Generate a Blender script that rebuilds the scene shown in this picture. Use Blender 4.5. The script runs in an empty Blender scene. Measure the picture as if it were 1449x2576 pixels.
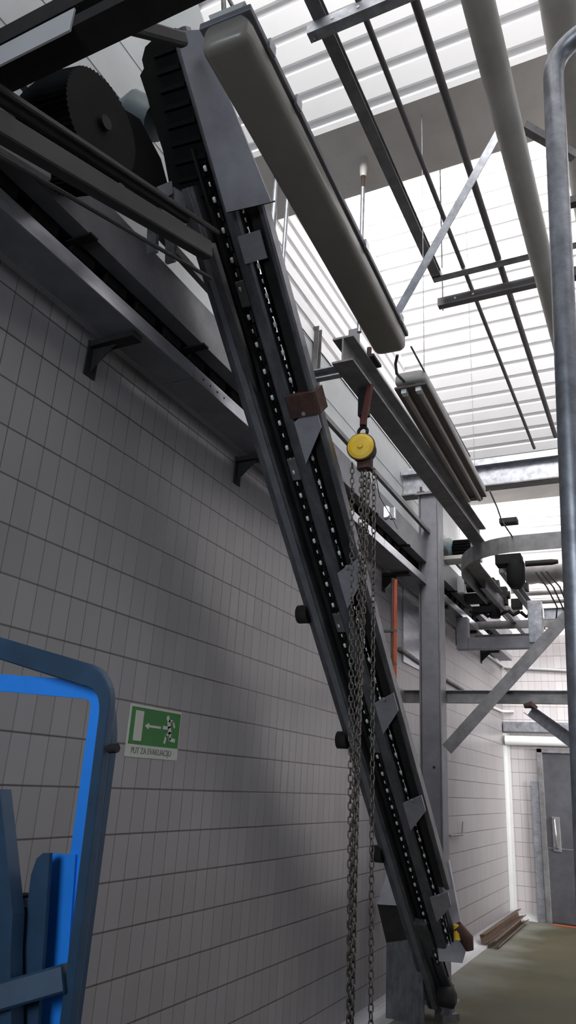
import bpy, bmesh, math, random
from mathutils import Vector, Matrix
V = Vector
random.seed(7)
C = bpy.context.scene.collection
SC = bpy.context.scene

# ------------------------------------------------------------------ camera
FPX, EYE = 1847.637, 1.765
YAW, PIT, ROL = -0.4751954, 0.35041127, 0.05896414
cy, sy, cp, sp = math.cos(YAW), math.sin(YAW), math.cos(PIT), math.sin(PIT)
fwd = V((sy*cp, cy*cp, sp)); r0 = V((cy, -sy, 0)); u0 = r0.cross(fwd)
right = math.cos(ROL)*r0 + math.sin(ROL)*u0
up = -math.sin(ROL)*r0 + math.cos(ROL)*u0
cam = bpy.data.cameras.new('camera'); co = bpy.data.objects.new('camera', cam); C.objects.link(co)
m = Matrix((right, up, -fwd)).transposed().to_4x4(); m.translation = V((0, 0, EYE))
co.matrix_world = m
cam.sensor_fit = 'VERTICAL'; cam.sensor_height = 36; cam.sensor_width = 36*1449/2576
cam.lens = FPX/2576*36; cam.clip_start = .02; cam.clip_end = 200
SC.camera = co
# ------------------------------------------------------------------ world, light, exposure
w = bpy.data.worlds.new('sky'); SC.world = w; w.use_nodes = True
w.node_tree.nodes['Background'].inputs[0].default_value = (.80, .88, 1, 1)
w.node_tree.nodes['Background'].inputs[1].default_value = 1.0
SC.view_settings.view_transform = 'Standard'; SC.view_settings.look = 'None'
SC.view_settings.exposure = 0.0; SC.view_settings.gamma = 1.0; SC.view_settings.use_curve_mapping = False
def area(name, loc, aim, sx, sy_, power, col=(1, .98, .96), spread=180):
    d = bpy.data.lights.new(name, 'AREA'); d.shape = 'RECTANGLE'; d.size = sx; d.size_y = sy_
    d.energy = power; d.color = col; d.spread = math.radians(spread)
    o = bpy.data.objects.new(name, d); C.objects.link(o); o.location = loc
    o.rotation_euler = (V(aim)-V(loc)).to_track_quat('-Z', 'Y').to_euler()
    return o
# daylight falling in through the three upright roof-light strips, then two added fill lamps
area('daylight_roof_strip_near', (1.8, -.15, 7.0), (1.8, 2.2, 6.6), 8, 2.0, 320, spread=84)
area('daylight_roof_strip_middle', (1.8, 3.95, 7.9), (1.8, 7.0, 7.3), 8, 3.0, 660, spread=105)
area('daylight_roof_strip_far', (1.8, 10.3, 6.7), (1.8, 12.7, 4.6), 8, 1.6, 900)
area('added_side_fill', (5.6, 9.6, 2.8), (-1.0, 12.9, 1.7), 3.2, 1.8, 55, spread=42)  # added fill lamp, aimed to brighten the back wall
area('added_front_fill', (-.9, -3.9, 3.0), (-1.3, 3.0, 2.6), 2.4, 1.6, 26, (.80, .90, 1), spread=70)  # added fill lamp behind the camera, brightens faces turned to it

def at(px, py, x=None, y=None, z=None, c=None):
    """point of the place seen at a photograph pixel, on plane x / y / z, or on the elevator plane y+z=c"""
    d = right*((px-724.5)/FPX) + up*(-(py-1288)/FPX) + fwd
    if x is not None: t = x/d.x
    elif y is not None: t = y/d.y
    elif z is not None: t = (z-EYE)/d.z
    else: t = c/(d.y+d.z)
    p = d*t; p.z += EYE
    return p
# ------------------------------------------------------------------ materials
def mat(name, col, rough=.5, metal=0, noise=0, scale=8, col2=None, bump=0, spec=.5, stretch=None):
    m = bpy.data.materials.new(name); m.use_nodes = True; nt = m.node_tree; N = nt.nodes; L = nt.links
    b = N['Principled BSDF']; b.inputs['Base Color'].default_value = (*col, 1)
    b.inputs['Roughness'].default_value = rough; b.inputs['Metallic'].default_value = metal
    b.inputs['Specular IOR Level'].default_value = spec
    tc = N.new('ShaderNodeTexCoord'); mp = N.new('ShaderNodeMapping'); L.new(tc.outputs['Object'], mp.inputs[0])
    if stretch: mp.inputs['Scale'].default_value = stretch
    nz = N.new('ShaderNodeTexNoise'); nz.inputs['Scale'].default_value = scale; nz.inputs['Detail'].default_value = 6
    nz.inputs['Roughness'].default_value = .65
    L.new(mp.outputs[0], nz.inputs['Vector'])
    if noise:
        r = N.new('ShaderNodeValToRGB'); r.color_ramp.elements[0].position = .35; r.color_ramp.elements[1].position = .68
        c2 = col2 or tuple(v*(1-noise) for v in col)
        r.color_ramp.elements[0].color = (*c2, 1); r.color_ramp.elements[1].color = (*col, 1)
        L.new(nz.outputs['Fac'], r.inputs[0]); L.new(r.outputs[0], b.inputs['Base Color'])
    if bump:
        bp = N.new('ShaderNodeBump'); bp.inputs['Strength'].default_value = bump; bp.inputs['Distance'].default_value = .01
        L.new(nz.outputs['Fac'], bp.inputs['Height']); L.new(bp.outputs[0], b.inputs['Normal'])
    return m
M = dict(
    galv=mat('galvanised_steel', (.42, .43, .47), .42, .7, .45, 14, bump=.05),
    galv_dull=mat('weathered_galvanised_steel', (.24, .235, .24), .6, .5, .4, 9),
    rail=mat('worn_rail_steel', (.19, .19, .205), .45, .6, .45, 7, stretch=(3, 1, 1)),
    steel=mat('grey_painted_steel', (.20, .20, .225), .5, .2, .3, 6),
    dark=mat('dark_oily_steel', (.028, .026, .026), .7, .1, .4, 12, spec=.25),
    dark2=mat('dark_greasy_rail', (.032, .030, .030), .5, .3, .3, 6),
    duct=mat('dull_foil_wrap', (.26, .245, .24), .38, .35, .3, 6),
    cowl=mat('dark_blue_grey_cowl', (.075, .10, .115), .5, 0, .3, 6),
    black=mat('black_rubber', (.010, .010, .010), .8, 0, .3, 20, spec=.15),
    plate=mat('grey_sheet_metal', (.42, .41, .45), .5, .25, .25, 5),
    stainless=mat('stainless_sheet', (.52, .53, .58), .28, .85, .3, 4, stretch=(6, 1, 6)),
    white=mat('white_coated_sheet', (.86, .85, .86), .5, 0, .03, 3),
    cream=mat('cream_painted_beam', (.72, .68, .64), .6, 0, .15, 3),
    panel=mat('pale_grey_wall_panel', (.42, .44, .45), .5, 0, .12, 3),
    lamp=mat('ivory_plastic_diffuser', (.24, .22, .195), .35, 0, .12, 4),
    lampb=mat('grey_lamp_body', (.55, .54, .52), .5, 0, .15, 6),
    tube=mat('fluorescent_tube_glass', (.30, .26, .23), .3, 0, .1, 5),
    reflector=mat('brownish_lamp_reflector', (.12, .09, .08), .5, 0, .2, 6),
    pipe=mat('grey_plastic_pipe', (.62, .59, .55), .5, 0, .25, 3),
    tubed=mat('dark_grey_conduit', (.13, .12, .125), .5, .2, .25, 6),
    chain=mat('worn_chain_steel', (.20, .175, .155), .42, .8, .5, 40),
    yellow=mat('yellow_hoist_paint', (.80, .52, .02), .45, 0, .25, 12),
    rust=mat('rusty_brown_steel', (.085, .04, .03), .8, .1, .5, 18),
    redst=mat('dark_red_sling', (.12, .03, .025), .8, 0, .4, 20),
    orange=mat('orange_red_pipe', (.50, .09, .035), .5, 0, .3, 10),
    blue=mat('lit_blue_paint', (.02, .27, .95), .38, 0, .15, 4),  # lit faces of the blue frame, light put into the raised colour
    blue_shaded=mat('shaded_blue_paint', (.022, .065, .13), .5, .1, .35, 10),  # same blue paint on the shaded faces, shade put into the colour
    roller=mat('white_gap_light_and_fittings', (.78, .82, .82), .5),  # white for light through the chain gaps, also lamp holders and bolt heads
    motorblue=mat('pale_blue_motor_paint', (.16, .36, .46), .5, 0, .4, 20, col2=(.5, .45, .38)),
    green=mat('sign_green', (.018, .17, .025), .5, 0, .1, 10),
    signw=mat('sign_white', (.50, .50, .46), .5),
    signt=mat('sign_grey_green_print', (.10, .15, .09), .6),
    wood=mat('brown_stained_board', (.13, .085, .06), .8, 0, .4, 14),
    cove=mat('white_floor_coving', (.50, .50, .51), .4, 0, .1, 3),
    door=mat('dull_stainless_door', (.12, .12, .135), .35, .4, .4, 2.5),
    conc=mat('grey_ceiling_panel', (.40, .41, .42), .7, 0, .15, 2),
)
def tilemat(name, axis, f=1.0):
    m = bpy.data.materials.new(name); m.use_nodes = True; nt = m.node_tree; N = nt.nodes; L = nt.links
    b = N['Principled BSDF']
    g = N.new('ShaderNodeNewGeometry'); s = N.new('ShaderNodeSeparateXYZ'); L.new(g.outputs['Position'], s.inputs[0])
    def mth(op, a, bb=None):
        n = N.new('ShaderNodeMath'); n.operation = op
        for i, v in enumerate((a, bb)):
            if v is None: continue
            if isinstance(v, (int, float)): n.inputs[i].default_value = v
            else: L.new(v, n.inputs[i])
        return n.outputs[0]
    hor = s.outputs[1 if axis == 'y' else 0]
    u = mth('DIVIDE', mth('SUBTRACT', hor, 1.990 if axis == 'y' else -2.40), .1078)
    v = mth('DIVIDE', mth('SUBTRACT', s.outputs[2], 1.6856), .2058)
    def line(t, w_):     # 1 on the joint
        f = mth('FRACT', mth('ADD', t, 50.5)); return mth('SUBTRACT', 1, mth('SMOOTH_MIN', 1, 1) if 0 else mth('MINIMUM', mth('DIVIDE', mth('ABSOLUTE', mth('SUBTRACT', f, .5)), w_), 1))
    lv = line(v, .030); lu = line(u, .038)
    # per tile tone
    cb = N.new('ShaderNodeCombineXYZ'); L.new(mth('FLOOR', mth('ADD', u, 50)), cb.inputs[0]); L.new(mth('FLOOR', mth('ADD', v, 50)), cb.inputs[1])
    wn = N.new('ShaderNodeTexWhiteNoise'); wn.noise_dimensions = '2D'; L.new(cb.outputs[0], wn.inputs['Vector'])
    nz = N.new('ShaderNodeTexNoise'); nz.inputs['Scale'].default_value = 1.3; nz.inputs['Detail'].default_value = 5; L.new(g.outputs['Position'], nz.inputs['Vector'])
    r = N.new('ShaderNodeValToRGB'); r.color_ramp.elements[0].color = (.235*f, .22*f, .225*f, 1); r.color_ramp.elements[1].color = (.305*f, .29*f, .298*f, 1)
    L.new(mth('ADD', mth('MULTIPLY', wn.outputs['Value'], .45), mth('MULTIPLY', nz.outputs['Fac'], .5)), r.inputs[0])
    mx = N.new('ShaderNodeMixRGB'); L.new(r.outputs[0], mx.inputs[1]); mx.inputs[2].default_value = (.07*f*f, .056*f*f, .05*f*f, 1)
    L.new(mth('MINIMUM', mth('ADD', mth('MULTIPLY', lv, 1.3), mth('MULTIPLY', lu, .85)), 1), mx.inputs[0])
    L.new(mx.outputs[0], b.inputs['Base Color']); b.inputs['Roughness'].default_value = .33
    bp = N.new('ShaderNodeBump'); bp.inputs['Strength'].default_value = .5; bp.inputs['Distance'].default_value = .002
    L.new(mth('SUBTRACT', 1, mth('MAXIMUM', lv, lu)), bp.inputs['Height']); L.new(bp.outputs[0], b.inputs['Normal'])
    return m
M['tile_y'] = tilemat('glazed_wall_tiles_side', 'y'); M['tile_x'] = tilemat('glazed_wall_tiles_back_lit', 'x', 1.9)  # back tiles lightened in colour to stand for the stronger light there
M['floor'] = mat('olive_grey_floor_coating', (.085, .070, .040), .62, 0, .35, 1.6, col2=(.055, .056, .036), spec=.2)

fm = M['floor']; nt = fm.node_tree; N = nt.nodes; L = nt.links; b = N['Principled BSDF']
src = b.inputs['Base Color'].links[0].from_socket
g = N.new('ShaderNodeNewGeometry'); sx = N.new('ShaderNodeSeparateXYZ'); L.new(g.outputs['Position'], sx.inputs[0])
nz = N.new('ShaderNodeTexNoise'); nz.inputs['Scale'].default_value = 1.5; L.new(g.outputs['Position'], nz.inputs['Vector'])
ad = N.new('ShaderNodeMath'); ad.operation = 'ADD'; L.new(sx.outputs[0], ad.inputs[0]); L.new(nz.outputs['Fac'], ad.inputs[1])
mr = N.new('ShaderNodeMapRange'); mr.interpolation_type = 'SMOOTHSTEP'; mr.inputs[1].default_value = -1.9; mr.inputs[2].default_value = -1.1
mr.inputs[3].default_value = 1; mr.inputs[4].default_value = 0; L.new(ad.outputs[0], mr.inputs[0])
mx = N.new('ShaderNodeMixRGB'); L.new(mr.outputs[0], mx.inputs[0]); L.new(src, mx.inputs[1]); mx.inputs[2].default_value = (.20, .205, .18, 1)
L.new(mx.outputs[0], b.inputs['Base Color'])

# ------------------------------------------------------------------ mesh builder
class MB:
    def __init__(s): s.v = []; s.f = []; s.sm = []
    def add(s, vs, fs, smooth=False):
        n = len(s.v); s.v += [V(p) for p in vs]; s.f += [tuple(i+n for i in f) for f in fs]; s.sm += [smooth]*len(fs); return s
    def box(s, a, b):
        x0, y0, z0 = a; x1, y1, z1 = b
        return s.add([(x0,y0,z0),(x1,y0,z0),(x1,y1,z0),(x0,y1,z0),(x0,y0,z1),(x1,y0,z1),(x1,y1,z1),(x0,y1,z1)],
                     [(0,3,2,1),(4,5,6,7),(0,1,5,4),(1,2,6,5),(2,3,7,6),(3,0,4,7)])
    def prof(s, p0, p1, poly, side):
        """extrude a 2-D polygon (side, other) from p0 to p1"""
        p0, p1 = V(p0), V(p1); d = (p1-p0).normalized(); sd = V(side); sd = (sd-d*sd.dot(d)).normalized(); o = d.cross(sd)
        n = len(poly); vs = [p+sd*a+o*b for p in (p0, p1) for a, b in poly]
        fs = [(i, (i+1) % n, n+(i+1) % n, n+i) for i in range(n)] + [tuple(range(n))[::-1], tuple(range(n, 2*n))]
        return s.add(vs, fs)
    def bar(s, p0, p1, w, h, side=(1, 0, 0), bev=0):
        w /= 2; h /= 2; b = min(bev, w*.9, h*.9)
        if b: poly = [(-w+b,-h),(w-b,-h),(w,-h+b),(w,h-b),(w-b,h),(-w+b,h),(-w,h-b),(-w,-h+b)]
        else: poly = [(-w,-h),(w,-h),(w,h),(-w,h)]
        return s.prof(p0, p1, poly, side)
    def tube(s, path, r, seg=12, cap=True, closed=False):
        path = [V(p) for p in path]; n = len(path); rings = []; nrm = None
        for i, p in enumerate(path):
            if closed: t = path[(i+1) % n]-path[i-1]
            else: t = path[min(i+1, n-1)]-path[max(i-1, 0)]
            t.normalize()
            if nrm is None: nrm = t.orthogonal().normalized()
            nrm = (nrm-t*nrm.dot(t)).normalized(); b = t.cross(nrm)
            rr = r[i] if isinstance(r, (list, tuple)) else r
            rings.append([p+(nrm*math.cos(2*math.pi*k/seg)+b*math.sin(2*math.pi*k/seg))*rr for k in range(seg)])
        vs = [q for rg in rings for q in rg]; fs = []
        for i in range(n if closed else n-1):
            j = (i+1) % n
            for k in range(seg):
                fs.append((i*seg+k, i*seg+(k+1) % seg, j*seg+(k+1) % seg, j*seg+k))
        s.add(vs, fs, True)
        if cap and not closed: s.add(rings[0], [tuple(range(seg))[::-1]]); s.add(rings[-1], [tuple(range(seg))])
        return s
    def sweep(s, path, poly, side_fn, closed=False, scale=None):
        """sweep polygon with explicit side vectors"""
        n = len(path); k = len(poly); vs = []
        for i, p in enumerate(path):
            t = (V(path[min(i+1, n-1)])-V(path[max(i-1, 0)])).normalized(); sd = V(side_fn(i)); sd = (sd-t*sd.dot(t)).normalized(); o = t.cross(sd)
            k2 = scale(i) if scale else 1; vs += [V(p)+sd*a+o*b*k2 for a, b in poly]
        fs = [(i*k+j, i*k+(j+1) % k, (i+1)*k+(j+1) % k, (i+1)*k+j) for i in range(n-1) for j in range(k)]
        fs += [tuple(range(k))[::-1], tuple(range((n-1)*k, n*k))]
        return s.add(vs, fs)
WP = {}
def build(s, name, m, parent=None, bevel=0, origin=None, **tags):
    me = bpy.data.meshes.new(name); o = bpy.data.objects.new(name, me); C.objects.link(o)
    lo = V([min(q[i] for q in s.v) for i in range(3)]); hi = V([max(q[i] for q in s.v) for i in range(3)])
    if origin is None: origin = (lo+hi)/2; origin.z = lo.z
    origin = V(origin)
    me.from_pydata([q-origin for q in s.v], [], s.f); me.update()
    for p, sm in zip(me.polygons, s.sm): p.use_smooth = sm
    bm = bmesh.new(); bm.from_mesh(me); bmesh.ops.recalc_face_normals(bm, faces=bm.faces); bm.to_mesh(me); bm.free()
    if parent: o.parent = parent
    o.location = origin-(WP[parent.name] if parent else V((0, 0, 0))); WP[o.name] = origin
    me.materials.append(M[m])
    if bevel:
        b = o.modifiers.new('bevel', 'BEVEL'); b.width = bevel; b.segments = 2; b.limit_method = 'ANGLE'
    for k_, v_ in tags.items(): o[k_] = v_
    return o
MB.build = build
def thing(name, label, cat, loc, group=None):
    o = bpy.data.objects.new(name, None); C.objects.link(o); o.location = loc; WP[o.name] = V(loc)
    o.empty_display_size = .1; o['label'] = label; o['category'] = cat
    if group: o['group'] = group
    return o
def tag(o, label, cat, group=None):
    o['label'] = label; o['category'] = cat
    if group: o['group'] = group
    return o
def copy_tree(o, parent=None):
    c = o.copy(); C.objects.link(c)
    if parent: c.parent = parent
    WP[c.name] = WP[o.name]
    for ch in list(o.children): copy_tree(ch, c)
    return c
def Ipoly(w, h, tf, tw):    # I profile in (side, other)
    w /= 2; h /= 2; tw /= 2
    return [(-w,-h),(w,-h),(w,-h+tf),(tw,-h+tf),(tw,h-tf),(w,h-tf),(w,h),(-w,h),(-w,h-tf),(-tw,h-tf),(-tw,-h+tf),(-w,-h+tf)]
def Cpoly(w, h, t):         # channel, open on +side
    w /= 2; h /= 2
    return [(-w,-h),(w,-h),(w,-h+t),(-w+t,-h+t),(-w+t,h-t),(w,h-t),(w,h),(-w,h)]
def Lpoly(w, h, t):
    return [(0,0),(w,0),(w,t),(t,t),(t,h),(0,h)]
def S(o): o['kind'] = 'structure'; return o

# ================================================================== SETTING
XW, YB, ZT = -2.4, 12.9, 4.3
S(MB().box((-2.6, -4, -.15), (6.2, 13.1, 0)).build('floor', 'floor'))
S(MB().box((-2.6, -4, 0), (XW, YB, ZT)).build('wall_left', 'tile_y'))
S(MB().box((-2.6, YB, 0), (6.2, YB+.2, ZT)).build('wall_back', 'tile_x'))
S(MB().box((-2.6, YB, ZT), (6.2, YB+.2, 5.6)).build('wall_back_upper', 'white'))
wl = MB()    # smooth pale cladding above the tiles, its top edge follows the roof slope
py0 = [(-4, ZT), (YB, ZT), (YB, 5.02), (10.17, 5.1), (10.17, 5.8), (8.6, 5.8), (8.6, 5.37), (8.2, 5.37), (5.4, 5.42), (5.0, 5.50), (4.22, 6.02), (4.22, 6.4), (3.2, 7.2), (-.25, 9.0), (-4, 9.0)]
n = len(py0)
wl.add([(XW+.002, a, b) for a, b in py0]+[(-2.52, a, b) for a, b in py0], [tuple(range(n)), tuple(range(n, 2*n))[::-1]]+[(i, n+i, n+(i+1) % n, (i+1) % n) for i in range(n)])
for z in (4.62, 4.98, 5.34, 5.7, 6.06, 6.42, 6.78, 7.14, 7.5):    # raised panel joints
    y1 = {4.62: YB, 4.98: YB}.get(z, 4.9 if z < 5.5 else (4.4 if z < 5.8 else 3.3))
    wl.box((XW-.0, -4, z-.006), (XW+.006, y1, z+.006))
S(wl.build('wall_left_cladding', 'panel'))
def corr(P0, rib, run, nrm, pitch, ht, wr=.035, ws=.012):
    """trapezoid-profile sheet: ribs along `rib`, repeated along `run`"""
    P0, rib, run, nrm = V(P0), V(rib), V(run), V(nrm).normalized(); Lr = run.length; u = run.normalized(); pts = []
    k = 0
    while k*pitch < Lr:
        b = k*pitch
        for a, hh in ((0, 0), (pitch-wr-2*ws, 0), (pitch-wr-ws, ht), (pitch-ws, ht)):
            if b+a <= Lr: pts.append((b+a, hh))
        k += 1
    pts.append((Lr, 0)); vs = []
    for e in (V((0, 0, 0)), rib):
        for a, hh in pts: vs.append(P0+e+u*a+nrm*hh)
    n = len(pts)
    return MB().add(vs, [(i, i+1, n+i+1, n+i) for i in range(n-1)])
SL = -.81
def roofz(a, y): return a+SL*y+EYE
for nm, a, ya, yb in (('ceiling_near', 6.59, -.2, 3.262), ('ceiling_middle', 10.876, 3.85, 8.63), ('ceiling_far', 14.14, 10.15, 12.9)):
    p0 = V((XW, ya, roofz(a, ya))); p1 = V((XW, yb, roofz(a, yb)))
    S(corr(p0, (8.6, 0, 0), p1-p0, (0, .81, 1), .170, .022).build(nm, 'white'))
# white sheet with level ribs on the side wall inside the roof lights
S(corr((XW+.012, 3.86, 5.35), (0, 4.8, 0), (0, 0, 4.2), (-1, 0, 0), .17, .022).build('wall_left_sheeting', 'white'))
S(corr((XW+.012, 10.16, 4.9), (0, 2.74, 0), (0, 0, 2.8), (-1, 0, 0), .17, .022).build('wall_left_sheeting_far', 'white'))
st = V((0, 3.30-.5, roofz(6.59, 3.30)-roofz(6.59, .5)))
S(MB().prof((-2.275, .5, roofz(6.59, .5)-.012), V((-2.275, .5, roofz(6.59, .5)-.012))+st*.985, [(-.128, -.004), (.128, -.004), (.128, .004), (-.128, .004)], (1, 0, 0)).build('trim_6', 'panel'))
S(MB().box((-2.6, 3.262, 5.715), (6.2, 3.85, 6.1)).build('ceiling_valley_near', 'cream'))
S(MB().box((-2.6, 8.60, 5.70), (6.2, 10.15, 6.1)).build('ceiling_valley_far', 'cream'))
S(MB().box((-2.6, -4, 5.715), (6.2, -.2, 5.95)).build('ceiling_entrance', 'steel'))
# outer skin so that no stray light enters: wall behind, right wall with windows
S(MB().box((-2.6, -4.2, 0), (6.2, -4, 6)).build('wall_front', 'steel'))
wr = MB()
wr.box((6, -4, 0), (6.2, 13.1, 1.6)).box((6, -4, 3.6), (6.2, 13.1, 9.6))
for y in (-4, 1.5, 4.2, 7, 9.8, 12.6): wr.box((6, y, 1.6), (6.2, y+.5, 3.6))
S(wr.build('wall_right', 'steel'))
M['frost'] = mat('milky_window_sheet', (.8, .84, .86), .4, 0, .05, 4)
for i, (y, z0, z1) in enumerate(((-.22, 5.95, 8.6), (3.83, 6.1, 9.6), (10.13, 6.1, 7.8))):
    wf = MB()
    for x in [-2.4+k*1.2 for k in range(8)]: wf.box((x-.03, y-.03, z0), (x+.03, y+.0, z1))
    wf.box((-2.6, y-.06, z0), (6.2, y-.03, z1))
    S(wf.build('window_%d' % (i+1), 'frost'))
# coving along the floor
cv = MB(); R_ = .09
arc = [(XW+.001, R_)]+[(XW+R_-R_*math.cos(a), R_-R_*math.sin(a)) for a in [math.pi/2*k/6 for k in range(7)]]+[(XW+R_+.10, .004), (XW+R_+.10, .001), (XW+.001, .001)]
cv.add([(x, y, z) for y in (-4, YB-.002) for x, z in arc], [(i, i+1, len(arc)+i+1, len(arc)+i) for i in range(len(arc)-1)])
S(cv.build('baseboard_left', 'cove'))
cv = MB()
arc2 = [(YB-.001, R_)]+[(YB-R_+R_*math.cos(a), R_-R_*math.sin(a)) for a in [math.pi/2*k/6 for k in range(7)]]+[(YB-R_-.05, .004), (YB-R_-.05, .001), (YB-.001, .001)]
cv.add([(x, y, z) for x in (XW+.09, -2.0) for y, z in arc2], [(i, i+1, len(arc2)+i+1, len(arc2)+i) for i in range(len(arc2)-1)])
S(cv.build('baseboard_back', 'cove'))
S(MB().prof((XW+.001, YB-.001, .05), (XW+.001, YB-.001, 2.7), [(0, 0), (.09, 0), (.05, -.02), (.02, -.05), (0, -.09)], (1, 0, 0)).build('trim_1', 'cove'))
# back wall: steel beam over the door, rolled cover, door
S(MB().prof((XW+.02, YB-.06, 2.80), (5, YB-.06, 2.80), Cpoly(.12, .15, .012), (0, 1, 0)).build('trim_2', 'galv'))
S(MB().tube([(XW+.04, YB-.08, 2.585), (5, YB-.08, 2.585)], .075, 16).build('trim_3', 'white'))
S(MB().box((-.2, YB-.03, 0), (-.1, YB, 2.5)).build('trim_4', 'steel'))
dx0, dz1 = -1.80, 2.47
dr = S(MB().box((dx0, YB-.05, .02), (-.22, YB-.005, dz1-.06)).build('door_1', 'door'))
fr = MB().box((dx0-.08, YB-.10, 0), (dx0, YB, dz1)).box((dx0-.08, YB-.10, dz1-.06), (-.1, YB, dz1)).box((-.22, YB-.1, 0), (-.12, YB, dz1))
fr.build('door_frame', 'galv_dull', dr, .004)
MB().box((dx0-.20, YB-.07, 0), (dx0-.085, YB, 1.98)).build('door_frame_guard', 'galv', dr, .004)
h = at(1395, 2060, y=YB-.1); h2 = at(1398, 2140, y=YB-.1)
MB().box((h.x-.05, YB-.075, h2.z-.02), (h.x+.07, YB-.05, h.z+.03)).build('handle_plate', 'galv_dull', dr, .01)
hd = MB().tube([(h.x, YB-.06, h.z), (h.x, YB-.13, h.z-.02), (h.x+.01, YB-.13, h2.z+.05), (h.x+.02, YB-.06, h2.z+.03)], .016, 10)
hd.build('door_handle', 'stainless', dr)
MB().box((dx0, YB-.056, 1.02), (-.22, YB-.05, 1.03)).build('door_seam', 'stainless', dr)
# thin orange sill strip in front of the door
S(MB().box((dx0+.02, YB-.22, .001), (-.22, YB-.14, .008)).build('trim_5', 'orange'))

# ================================================================== INCLINED ELEVATOR
CE = 5.3; KS = CE/5.7; DD = V((0, 1, -1)).normalized(); NN = V((0, -1, -1)).normalized()   # NN points out of the underside
def EL(x, y, off=0): return V((x, y, CE-y+EYE))+NN*off
y0, y1 = 1.95, 6.85
el = thing('inclined_chain_elevator', 'long dark steel chain elevator sloping from the ceiling down to the floor', 'elevator', EL(-1.78, y1))
# left member: channel with an outer flange; middle and right: box rails
MB().prof(EL(-1.96, 2.42, .0), EL(-1.96, 7.02, .0), [(-.062,-.05),(.062,-.05),(.062,.035),(.03,.05),(.018,.05),(.018,.0),(-.045,.0),(-.062,-.005)], (1, 0, 0)).build('left_rail', 'rail', el)
MB().bar(EL(-1.733, y0, 0), EL(-1.733, at(1112, 2400, c=CE).y), .082, .075, (1, 0, 0), .012).build('middle_rail', 'rail', el)
yr = at(1114, 2225, c=CE).y
MB().bar(EL(-1.560, 2.50, 0), EL(-1.560, yr), .038, .085, (1, 0, 0), .010).build('right_rail', 'rail', el)
MB().bar(EL(-1.606, 2.50, -.01), EL(-1.606, yr), .054, .05, (1, 0, 0)).build('right_web', 'dark', el)
MB().bar(EL(-1.935, 2.42, .052), EL(-1.935, 6.95, .052), .042, .014, (1, 0, 0), .004).build('left_rail_cap', 'steel', el)
# inner guide webs either side of the chains
for x, a, b in ((-1.86, 2.3, 6.8), (-1.85, 2.5, 6.6), (-1.642, 2.5, 6.4)):
    MB().bar(EL(x, a, -.035), EL(x, b, -.035), .012, .07).build('guide_web', 'dark', el)
# conveyor chains (own parts) with white blobs for light seen through the gaps (sub-parts)
def elev_chain(x, ya, yb, nlink):
    c_ = MB(); L_ = (yb-ya)*math.sqrt(2); pitch = L_/nlink
    for k in range(nlink):
        a = ya+(k+.06)*(yb-ya)/nlink; b = ya+(k+.94)*(yb-ya)/nlink; o = .008 if k % 2 else .013
        for sgn in (-1, 1):
            c_.bar(EL(x+sgn*o, a, 0), EL(x+sgn*o, b, 0), .005, .026)
    co_ = c_.build('drive_chain', 'black', el)
    first = None
    for k in range(nlink):
        y = ya+(k+.5)*(yb-ya)/nlink; big = k % 2 == 0
        if first is None:
            pass
        o = MB()
        hl = .015 if big else .012; wd = .010 if big else .006
        key = 'big' if big else 'slim'
        if key not in proto:
            o.tube([EL(x, y, .008)-DD*hl, EL(x, y, .008)-DD*hl*.7, EL(x, y, .008)+DD*hl*.7, EL(x, y, .008)+DD*hl], [wd*.5, wd, wd, wd*.5], 8)
            r = o.build('chain_gap_light', 'roller', co_, origin=EL(x, y, .008)); proto[key] = r
        else:
            r = proto[key].copy(); C.objects.link(r); r.parent = co_; r.location = EL(x, y, .008)-WP[co_.name]
proto = {}
elev_chain(-1.812, 2.35, 6.6, 78)
elev_chain(-1.672, 2.50, 6.5, 72)
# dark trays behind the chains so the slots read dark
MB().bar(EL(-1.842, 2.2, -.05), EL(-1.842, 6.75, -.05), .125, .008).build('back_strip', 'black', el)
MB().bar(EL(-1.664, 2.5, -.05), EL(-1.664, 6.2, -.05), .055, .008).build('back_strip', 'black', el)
# cross plates
def gusset(px, py, kind):
    p = at(px, py, c=CE); y = p.y
    mb = MB()
    if kind == 'flat': mb.bar(EL(-1.66, y-.05, .045), EL(-1.66, y+.05, .045), .13, .012)
    else:
        a, b, c_, d_ = EL(-1.70, y+.16, .047), EL(-1.70, y-.02, .047), EL(-1.55, y-.08, .047), EL(-1.55, y+.02, .047)
        n_ = NN*.012; mb.add([a, b, c_, d_, a+n_, b+n_, c_+n_, d_+n_], [(0,1,2,3),(7,6,5,4),(0,4,5,1),(1,5,6,2),(2,6,7,3),(3,7,4,0)])
        mb.tube([(b+c_)/2+n_, (b+c_)/2+n_*2.2], .012, 8)
    mb.build('cross_plate', 'plate', el)
for q in ((640, 620, 'flat'), (775, 1062, 'v'), (872, 1440, 'v'), (960, 1765, 'v'), (1040, 2015, 'v'), (1095, 2250, 'v')): gusset(*q)
for px, py in ((590, 745), (735, 1180), (845, 1565), (930, 1870)):
    p = at(px, py, c=CE); MB().bar(EL(-1.80, p.y-.05, .0), EL(-1.80, p.y+.05, .0), .07, .03).build('spacer_block', 'galv_dull', el, .006)
# bearing housings on the left edge
for px, py in ((768, 1545), (873, 1862), (968, 2150)):
    p = at(px, py, c=CE); b_ = EL(-2.03, p.y)
    MB().tube([b_+V((-.05, 0, 0)), b_+V((-.045, 0, 0)), b_+V((.03, 0, 0))], [.04, .06, .06], 12).build('bearing_housing', 'dark', el)
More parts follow.
